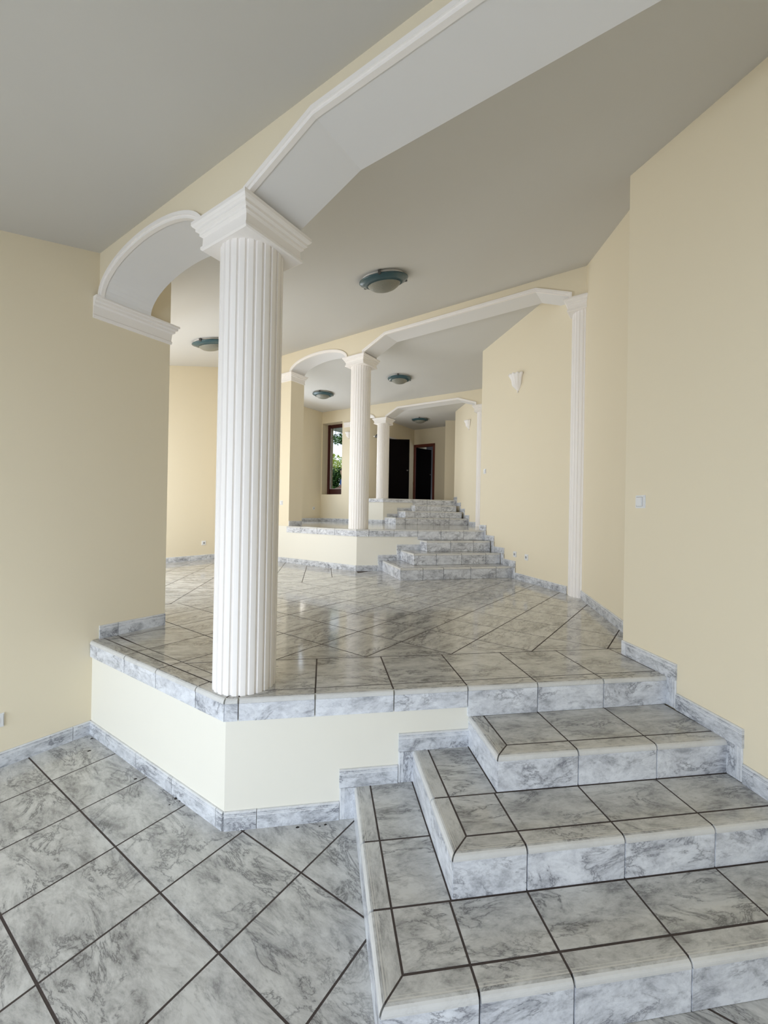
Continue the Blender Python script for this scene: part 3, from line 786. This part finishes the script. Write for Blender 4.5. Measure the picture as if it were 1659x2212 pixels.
# small spot lamp on the far wall behind the arch
xs_, ys_ = su(9.75, -6.965)
sp = empty('spot_lamp', (xs_, ys_, 3.80)); sp.rotation_euler[2] = EANG; tag(sp, 'tiny dark spot lamp on the far wall left of the smallest column', 'wall lamp')
o = link('arm', mesh('arm', *prism_data([(0, -0.01), (0.08, -0.01), (0.08, 0.01), (0, 0.01)], -0.01, 0.01)), None, 'plastic'); o.parent = sp
o = link('head', lathe([(0, 0), (0.035, 0), (0.045, 0.09), (0, 0.09)], 16, 'head', False), None, 'hole'); o.parent = sp; o.location = (0.07, 0, -0.02); o.rotation_euler = (0.3, 1.2, 0)

# ------------------------------------------------------------------ switches and outlets
def box_rounded(w, h, t, bev=0.006):
    bm = bmesh.new(); bmesh.ops.create_cube(bm, size=1.0)
    for v in bm.verts: v.co = Vector((v.co.x * t + t / 2, v.co.y * w, v.co.z * h))
    ed = [e for e in bm.edges if all(v.co.x > t * 0.9 for v in e.verts)]
    bmesh.ops.bevel(bm, geom=ed, offset=min(bev, t * 0.8), segments=2, affect='EDGES')
    me = bpy.data.meshes.new('plate'); bm.to_mesh(me); bm.free(); return me
def wall_plate(kind, label, pos, out, z, w=0.082, h=0.082):
    name = {'switch': 'light_switch', 'outlet': 'power_outlet'}[kind]
    root = empty(name, (pos[0], pos[1], z)); root.rotation_euler[2] = math.atan2(out[1], out[0])
    tag(root, label, 'light switch' if kind == 'switch' else 'power outlet', group='white light switches' if kind == 'switch' else 'white power outlets')
    o = link('frame', box_rounded(w, h, 0.011), None, 'plastic'); o.parent = root
    if kind == 'switch':
        o = link('rocker', box_rounded(w * 0.62, h * 0.68, 0.010, 0.004), None, 'plastic'); o.parent = root; o.location = (0.007, 0, 0); o.rotation_euler[1] = 0.06
        g = link('rocker_gap', mesh('rocker_gap', *prism_data([(0.0, -w * 0.34), (0.0113, -w * 0.34), (0.0113, w * 0.34), (0.0, w * 0.34)], -h * 0.37, h * 0.37)), None, 'grout_light'); g.parent = root
    else:
        o = link('socket_well', lathe([(0, 0.0118), (0.019, 0.0118), (0.021, 0.0135), (0.023, 0.0118), (0.023, 0.0), (0, 0)], 20, 'socket_well', False), None, 'plastic'); o.parent = root; o.rotation_euler[1] = math.pi / 2
        o = link('socket_face', lathe([(0, 0.0128), (0.018, 0.0128), (0.018, 0.01), (0, 0.01)], 20, 'socket_face', False), None, 'well'); o.parent = root; o.rotation_euler[1] = math.pi / 2
    return root
WN = 0.0
wall_plate('switch', 'white light switch on the right wall above the near steps', r1(2.372), (-1, 0.04), 1.672)
wall_plate('switch', 'white light switch at the far edge of the sconce wall', r2(6.66), (-1, -0.08), 2.311)
wall_plate('outlet', 'white outlet plate nearer the steps, left of two low on the sconce wall', r2(5.675), (-1, -0.08), 1.003)
wall_plate('outlet', 'white power outlet nearer the pilaster, right of two low on the sconce wall', r2(5.375), (-1, -0.08), 0.990)
wall_plate('switch', 'white light switch on the pier beside the nearest column', f2(0.035), (-n2.x, -n2.y), 1.725)
wall_plate('outlet', 'white power outlet low on the wall left of the nearest column', su(4.473, -7.03), EA, 0.958)
wall_plate('outlet', 'white power outlet low on the wall left of the far window', su(8.43, -8.04), EA, 1.672)
wall_plate('outlet', 'white outlet plate low on the left wall at the picture edge', lw(-1.005), (-lwn.x, -lwn.y), 0.285)

# ------------------------------------------------------------------ garden window
def box_on(fn, t0, t1, o0, o1, z0, z1):
    return prism_data([fn(t0, o0), fn(t1, o0), fn(t1, o1), fn(t0, o1)], z0, z1)
wx, wy = f3(-1.1, 0.30)
win = empty('window_1', (wx, wy, 2.07)); tag(win, 'tall narrow garden window with dark red wooden frame', 'window', 'structure')
def wpart(name, datas, mat, parent=win):
    V, F = join_data(datas); V = [(x - wx, y - wy, z - 2.07) for x, y, z in V]
    o = link(name, mesh(name, V, F), None, mat); o.parent = parent; return o
ZB, ZT = 2.070, 4.105
fr_ = wpart('window_frame', [box_on(f3, -1.66, -1.555, 0.24, 0.32, ZB, ZT), box_on(f3, -0.62, -0.50, 0.26, 0.32, ZB, ZT), box_on(f3, -1.66, -0.50, 0.262, 0.32, ZB, 2.24), box_on(f3, -1.66, -0.50, 0.262, 0.32, 3.99, ZT)], 'winred')
wpart('glazing_bead', [box_on(f3, -1.555, -1.542, 0.27, 0.31, 2.24, 3.99), box_on(f3, -1.555, -0.62, 0.27, 0.31, 2.24, 2.252)], 'plastic')
wpart('pane', [box_on(f3, -1.55, -0.61, 0.285, 0.291, 2.24, 3.99)], 'glass')
def bar(t0, z0, t1, z1, w=0.012):
    a = Vector((t0, z0)); b_ = Vector((t1, z1)); d = (b_ - a).normalized(); n = Vector((-d.y, d.x)) * w / 2
    q = [a + n, a - n, b_ - n, b_ + n]; V = []
    for o_ in (0.278, 0.284):
        for p in q: x, y = f3(p.x, o_); V.append((x, y, p.y))
    return V, [(0, 1, 2, 3), (7, 6, 5, 4)] + [(i, (i + 1) % 4, 4 + (i + 1) % 4, 4 + i) for i in range(4)]
for k, (A, B) in enumerate([((-1.39, 3.99), (-1.39, 3.80)), ((-1.39, 3.80), (-0.8, 3.86)), ((-1.39, 3.80), (-1.54, 3.70))]):
    wpart('lead_bar', [bar(*A, *B)], 'lead')

# ------------------------------------------------------------------ frames of the daylight windows
def plain_window(name, label, fn, t0, t1, z0, z1, o0, o1, nm):
    x0, y0 = fn((t0 + t1) / 2, o0); root = empty(name, (x0, y0, z0)); tag(root, label, 'window', 'structure')
    def part(nm_, datas):
        V, F = join_data(datas); o = link(nm_, mesh(nm_, [(x - x0, y - y0, z - z0) for x, y, z in V], F), None, 'winred'); o.parent = root
    w = 0.07
    part('window_frame', [box_on(fn, t0, t0 + w, o0, o1, z0, z1), box_on(fn, t1 - w, t1, o0, o1, z0, z1), box_on(fn, t0, t1, o0, o1, z0, z0 + w), box_on(fn, t0, t1, o0, o1, z1 - w, z1)])
    for i in range(1, nm):
        t = t0 + (t1 - t0) * i / nm; part('mullion', [box_on(fn, t - 0.035, t + 0.035, o0, o1, z0, z1)])
plain_window('window_2', 'side window of the upper room with dark red frame', lambda t, o: su(t, -8.04 - o), 5.95, 7.85, 1.65, 3.85, 0.12, 0.18, 2)
plain_window('window_3', 'window of the middle room with dark red frame', lambda t, o: su(1.55 + 0.2 - o, t), -6.85, -4.05, 0.80, 3.10, 0.12, 0.18, 3)
plain_window('window_4', 'wide window of the lowest room with dark red frame', lambda t, o: su(-2.9 - o, t), -3.10, 0.60, 0.20, 2.05, 0.12, 0.18, 3)

# ------------------------------------------------------------------ far doors
def door(name, label, loc):
    o = empty(name, loc); return tag(o, label, 'door', 'structure')
def dpart(root, name, data, mat, lab=None, parent=None):
    lx, ly, lz = root.location; V = [(x - lx, y - ly, z - lz) for x, y, z in data[0]]
    o = link(name, mesh(name, V, data[1]), None, mat); o.parent = parent or root
    if lab: o['label'] = lab
    return o
fu = lambda s_, o_: su(s_, -6.97 - o_)         # along the first door's wall, o_ beyond it
dl = su(D1b, -6.97)
d1 = door('door_1', 'black opening with a near-black door leaf left of the red framed door', (dl[0], dl[1], L3))
dpart(d1, 'door_leaf', prism_data([(1.92, 12.30), (2.545, 12.20), (2.55, 12.24), (1.926, 12.34)], L3 + 0.01, 3.815), 'darkwood', 'near-black door leaf')
dpart(d1, 'door_frame', join_data([box_on(fu, D1a, D1a + 0.05, -0.01, 0.15, L3, 3.93), box_on(fu, D1b - 0.05, D1b, -0.01, 0.15, L3, 3.93), box_on(fu, D1a, D1b, -0.01, 0.15, 3.89, 3.93)]), 'soffit', 'pale door lining')
dpart(d1, 'handle', prism_data([(2.46, 12.16), (2.51, 12.15), (2.52, 12.22), (2.47, 12.23)], 2.86, 2.89), 'chrome')
fs_ = lambda u_, o_: su(12.12 + o_, u_)        # along the second door's wall
dl = su(12.12, -6.58)
d2 = door('door_2', 'red-brown framed doorway with a dark door leaf standing ajar', (dl[0], dl[1], L3))
ua, ub = -6.98, -6.18
dpart(d2, 'door_frame', join_data([box_on(fs_, ua, ua + 0.07, -0.015, 0.155, L3, 3.90), box_on(fs_, ub - 0.07, ub, -0.015, 0.155, L3, 3.90), box_on(fs_, ua, ub, -0.015, 0.155, 3.82, 3.90)]), 'redwood', 'red-brown wooden frame')
hx = Vector(su(12.16, ua + 0.07)); ang = math.radians(72)
dv = Vector((EA[0] * math.cos(ang) + DA[0] * math.sin(ang), EA[1] * math.cos(ang) + DA[1] * math.sin(ang))); dn = Vector((-dv.y, dv.x)) * 0.04
lf = dpart(d2, 'door_leaf', prism_data([tuple(hx), tuple(hx + dv * 0.72), tuple(hx + dv * 0.72 + dn), tuple(hx + dn)], L3 + 0.01, 3.81), 'darkwood', 'dark brown door leaf standing ajar')
kp = hx + dv * 0.66 - dn * 0.6
dpart(d2, 'handle', prism_data([(kp.x - 0.02, kp.y - 0.02), (kp.x + 0.03, kp.y - 0.02), (kp.x + 0.03, kp.y + 0.02), (kp.x - 0.02, kp.y + 0.02)], 2.93, 2.96), 'chrome')

# ------------------------------------------------------------------ garden outside the window
tag(prism('garden_ground', [(-14, 12.6), (-3.0, 12.6), (0.2, 12.45), (1.0, 12.1), (1.0, 40), (-14, 40)], 1.0, 1.50, 'ground'), 'garden ground beyond the tall window', 'ground', 'structure')
def leaf_mat(name, c1, c2):
    mt, nt, b = new_mat(name); oi = nt.nodes.new('ShaderNodeTexCoord'); n = nt.nodes.new('ShaderNodeTexNoise'); n.inputs['Scale'].default_value = 9
    nt.links.new(oi.outputs['Object'], n.inputs['Vector']); r = nt.nodes.new('ShaderNodeValToRGB')
    r.color_ramp.elements[0].position = 0.35; r.color_ramp.elements[1].position = 0.65
    r.color_ramp.elements[0].color = (*c1, 1); r.color_ramp.elements[1].color = (*c2, 1)
    nt.links.new(n.outputs['Fac'], r.inputs[0]); nt.links.new(r.outputs[0], b.inputs['Base Color']); b.inputs['Roughness'].default_value = 0.5
    M[name] = mt
leaf_mat('leaf_dark', (0.03, 0.09, 0.02), (0.20, 0.40, 0.11))
leaf_mat('leaf_sun_tinted', (0.45, 0.58, 0.10), (0.85, 0.88, 0.32))  # sunshine is painted into these bright leaf colours, no sun lamp
leaf_mat('bark', (0.03, 0.02, 0.012), (0.06, 0.045, 0.03))
def plant(name, label, base, blobs, mat, nleaf, size, rnd):
    root = empty(name, base); tag(root, label, 'shrub' if name == 'shrub' else 'tree')
    V, F = [], []
    for k in range(nleaf):
        cx, cy_, cz, rx, rz = rnd.choice(blobs)
        while True:
            p = Vector((rnd.uniform(-1, 1), rnd.uniform(-1, 1), rnd.uniform(-1, 1)))
            if 0.25 < p.length < 1: break
        c = Vector((cx + p.x * rx, cy_ + p.y * rx, cz + p.z * rz))
        a = Vector((rnd.uniform(-1, 1), rnd.uniform(-1, 1), rnd.uniform(-.6, .6))).normalized(); b_ = a.cross(Vector((rnd.uniform(-1, 1), rnd.uniform(-1, 1), 1))).normalized()
        L_ = size * rnd.uniform(0.7, 1.3); i = len(V)
        V += [c - a * L_, c + b_ * L_ * 0.4, c + a * L_, c - b_ * L_ * 0.4]; F.append((i, i + 1, i + 2, i + 3))
    me = bpy.data.meshes.new('foliage'); me.from_pydata([tuple(v) for v in V], [], F)
    o = link('foliage', me, None, mat); o.parent = root; o['kind'] = 'stuff'
    hmax = max(bl[2] for bl in blobs)
    o = link('stem', lathe([(0, 0), (0.06, 0), (0.045, hmax * 0.5), (0.02, hmax), (0, hmax)], 10, 'stem'), None, 'bark'); o.parent = root
rn = random.Random(3)
plant('shrub', 'dense dark green shrub outside the lower half of the window', (0.35, 14.6, 1.50), [(0, 0, 0.55, 0.75, 0.5), (-0.3, 0.1, 0.9, 0.6, 0.4), (0.3, 0, 1.1, 0.6, 0.45), (0, 0, 1.35, 0.5, 0.3)], 'leaf_dark', 3800, 0.06, rn)
plant('shrub', 'yellow green shrub with sunlight in its leaf colour, outside behind the dark one', (-0.15, 16.4, 1.50), [(0, 0, 1.0, 0.9, 0.8), (0.3, 0, 1.8, 0.8, 0.6), (-0.3, 0, 2.2, 0.7, 0.5)], 'leaf_sun_tinted', 3200, 0.08, rn)
plant('tree', 'tree branch with dark leaves across the top of the window', (1.3, 15.2, 1.50), [(-0.7, 0, 2.75, 0.5, 0.18), (-0.3, 0, 2.7, 0.5, 0.25), (0.1, 0, 3.0, 0.6, 0.4)], 'leaf_dark', 1100, 0.07, rn)

# person seated outside, only a blue shoulder and forearm show past the window jamb
def person(base, ang):
    root = empty('person', base); root.rotation_euler[2] = ang
    tag(root, 'person in a blue shirt sitting outside behind the window jamb', 'person')
    M['skin'] = simple('skin', (0.55, 0.33, 0.24), 0.55); M['shirt'] = simple('blue_shirt', (0.03, 0.12, 0.42), 0.8); M['jeans'] = simple('dark_trousers', (0.03, 0.035, 0.05), 0.8)
    def skinned(name, verts, edges, mat, root_i=0, sub=2):
        me = bpy.data.meshes.new(name); me.from_pydata([v[:3] for v in verts], edges, [])
        o = link(name, me, None, mat); o.parent = root
        md = o.modifiers.new('skin', 'SKIN'); md.use_smooth_shade = True
        for i, v in enumerate(verts):
            r = v[3]; me.skin_vertices[0].data[i].radius = (r if not isinstance(r, tuple) else r[0], r if not isinstance(r, tuple) else r[1])
        me.skin_vertices[0].data[root_i].use_root = True
        o.modifiers.new('sub', 'SUBSURF').levels = sub; return o
    # x forward, y left
    body = [(0, 0, .47, (.15, .12)), (0.02, 0, .62, (.15, .11)), (0.05, 0, .80, (.16, .115)), (0.08, 0, .95, (.15, .10)), (0.09, 0, 1.04, .06), (0.11, 0, 1.12, .055), (0.13, 0, 1.18, .085), (0.14, 0, 1.28, .095), (0.13, 0, 1.36, .07),
            (0.08, .17, .98, .065), (0.12, .25, .76, .045), (0.34, .20, .66, .036), (0.40, .19, .65, .028),
            (0.08, -.17, .98, .065), (0.12, -.25, .76, .045), (0.34, -.20, .66, .036), (0.40, -.19, .65, .028),
            (0.06, .10, .46, .085), (0.45, .12, .48, .065), (0.47, .12, .26, .052), (0.46, .12, .07, .036), (0.60, .12, .035, .035),
            (0.06, -.10, .46, .085), (0.45, -.12, .48, .065), (0.47, -.12, .26, .052), (0.46, -.12, .07, .036), (0.60, -.12, .035, .035)]
    ed = [(0, 1), (1, 2), (2, 3), (3, 4), (4, 5), (5, 6), (6, 7), (7, 8), (3, 9), (9, 10), (10, 11), (11, 12), (3, 13), (13, 14), (14, 15), (15, 16), (0, 17), (17, 18), (18, 19), (19, 20), (20, 21), (0, 22), (22, 23), (23, 24), (24, 25), (25, 26)]
    skinned('body', body, ed, 'skin')
    skinned('shirt', [(0, 0, .47, (.165, .135)), (0.02, 0, .62, (.165, .125)), (0.05, 0, .80, (.175, .13)), (0.08, 0, .96, (.165, .115)), (0.09, 0, 1.04, .07), (0.08, .18, .985, .078), (0.115, .235, .82, .06), (0.08, -.18, .985, .078), (0.115, -.235, .82, .06)],
            [(0, 1), (1, 2), (2, 3), (3, 4), (3, 5), (5, 6), (3, 7), (7, 8)], 'shirt')
    skinned('trousers', [(0, 0, .46, (.165, .135)), (0.06, .10, .46, .10), (0.46, .12, .48, .08), (0.475, .12, .26, .066), (0.46, .12, .10, .055), (0.06, -.10, .46, .10), (0.46, -.12, .48, .08), (0.475, -.12, .26, .066), (0.46, -.12, .10, .055)],
            [(0, 1), (1, 2), (2, 3), (3, 4), (0, 5), (5, 6), (6, 7), (7, 8)], 'jeans')
    for sgn in (1, -1):
        fv = [(0.40, .19 * sgn, .65, .026), (0.46, .185 * sgn, .645, .03)]; fe = [(0, 1)]
        for j, (dy, ln) in enumerate(((-.03, .07), (-.01, .085), (.01, .08), (.03, .06))):
            i = len(fv); fv += [(0.485, .185 * sgn + dy, .648, .011), (0.485 + ln * .6, .185 * sgn + dy * 1.1, .645, .009), (0.485 + ln, .185 * sgn + dy * 1.1, .630, .008)]; fe += [(1, i), (i, i + 1), (i + 1, i + 2)]
        i = len(fv); fv += [(0.44, .185 * sgn - .04 * sgn, .65, .011), (0.475, .185 * sgn - .06 * sgn, .645, .009)]; fe += [(1, i), (i, i + 1)]
        skinned('hand', fv, fe, 'skin', 0, 1)
    M['hair'] = simple('dark_hair', (0.03, 0.02, 0.015), 0.7)
    o = link('hair', lathe([(0, 0.105), (0.06, 0.09), (0.098, 0.045), (0.104, 0.0), (0.098, -0.03)], 24, 'hair'), None, 'hair'); o.parent = root; o.location = (0.115, 0, 1.295)
    return root
person((0.74, 13.62, 1.66), math.radians(195))
bq = prism('garden_bench', [(0.62, 13.36), (1.15, 13.50), (1.05, 13.92), (0.52, 13.80)], 1.5, 1.97, 'grout_light', None)
tag(bq, 'low stone bench outside behind the window jamb', 'bench')

# ------------------------------------------------------------------ crumbs of dirt on the tiles
def crumbs():
    rc = random.Random(5); V, F = [], []
    for x, y, z, r in [(-1.467, 2.907, 0, .012), (-1.052, 2.574, 0, .011), (-0.762, 2.378, 0, .016), (-0.735, 2.352, 0, .009), (-0.78, 2.33, 0, .006), (-0.097, 2.087, 0, .010), (0.039, 2.088, 0, .011), (0.01, 2.08, 0, .006), (-1.53, 3.06, 0, .012)]:
        k = len(V); n = 7
        for i in range(n):
            a = 2 * math.pi * i / n; q = r * rc.uniform(0.6, 1.2); V.append((x + q * math.cos(a), y + q * 0.7 * math.sin(a), z))
        V.append((x, y, z + r * 0.45))
        F += [(k + i, k + (i + 1) % n, k + n) for i in range(n)]
    M['dirt'] = simple('dark_dirt', (0.02, 0.015, 0.012), 0.9)
    o = link('dirt_crumbs', mesh('dirt_crumbs', V, F), None, 'dirt')
    tag(o, 'small dark crumbs of dirt along the foot of the near platform wall', 'dirt', 'stuff')
crumbs()
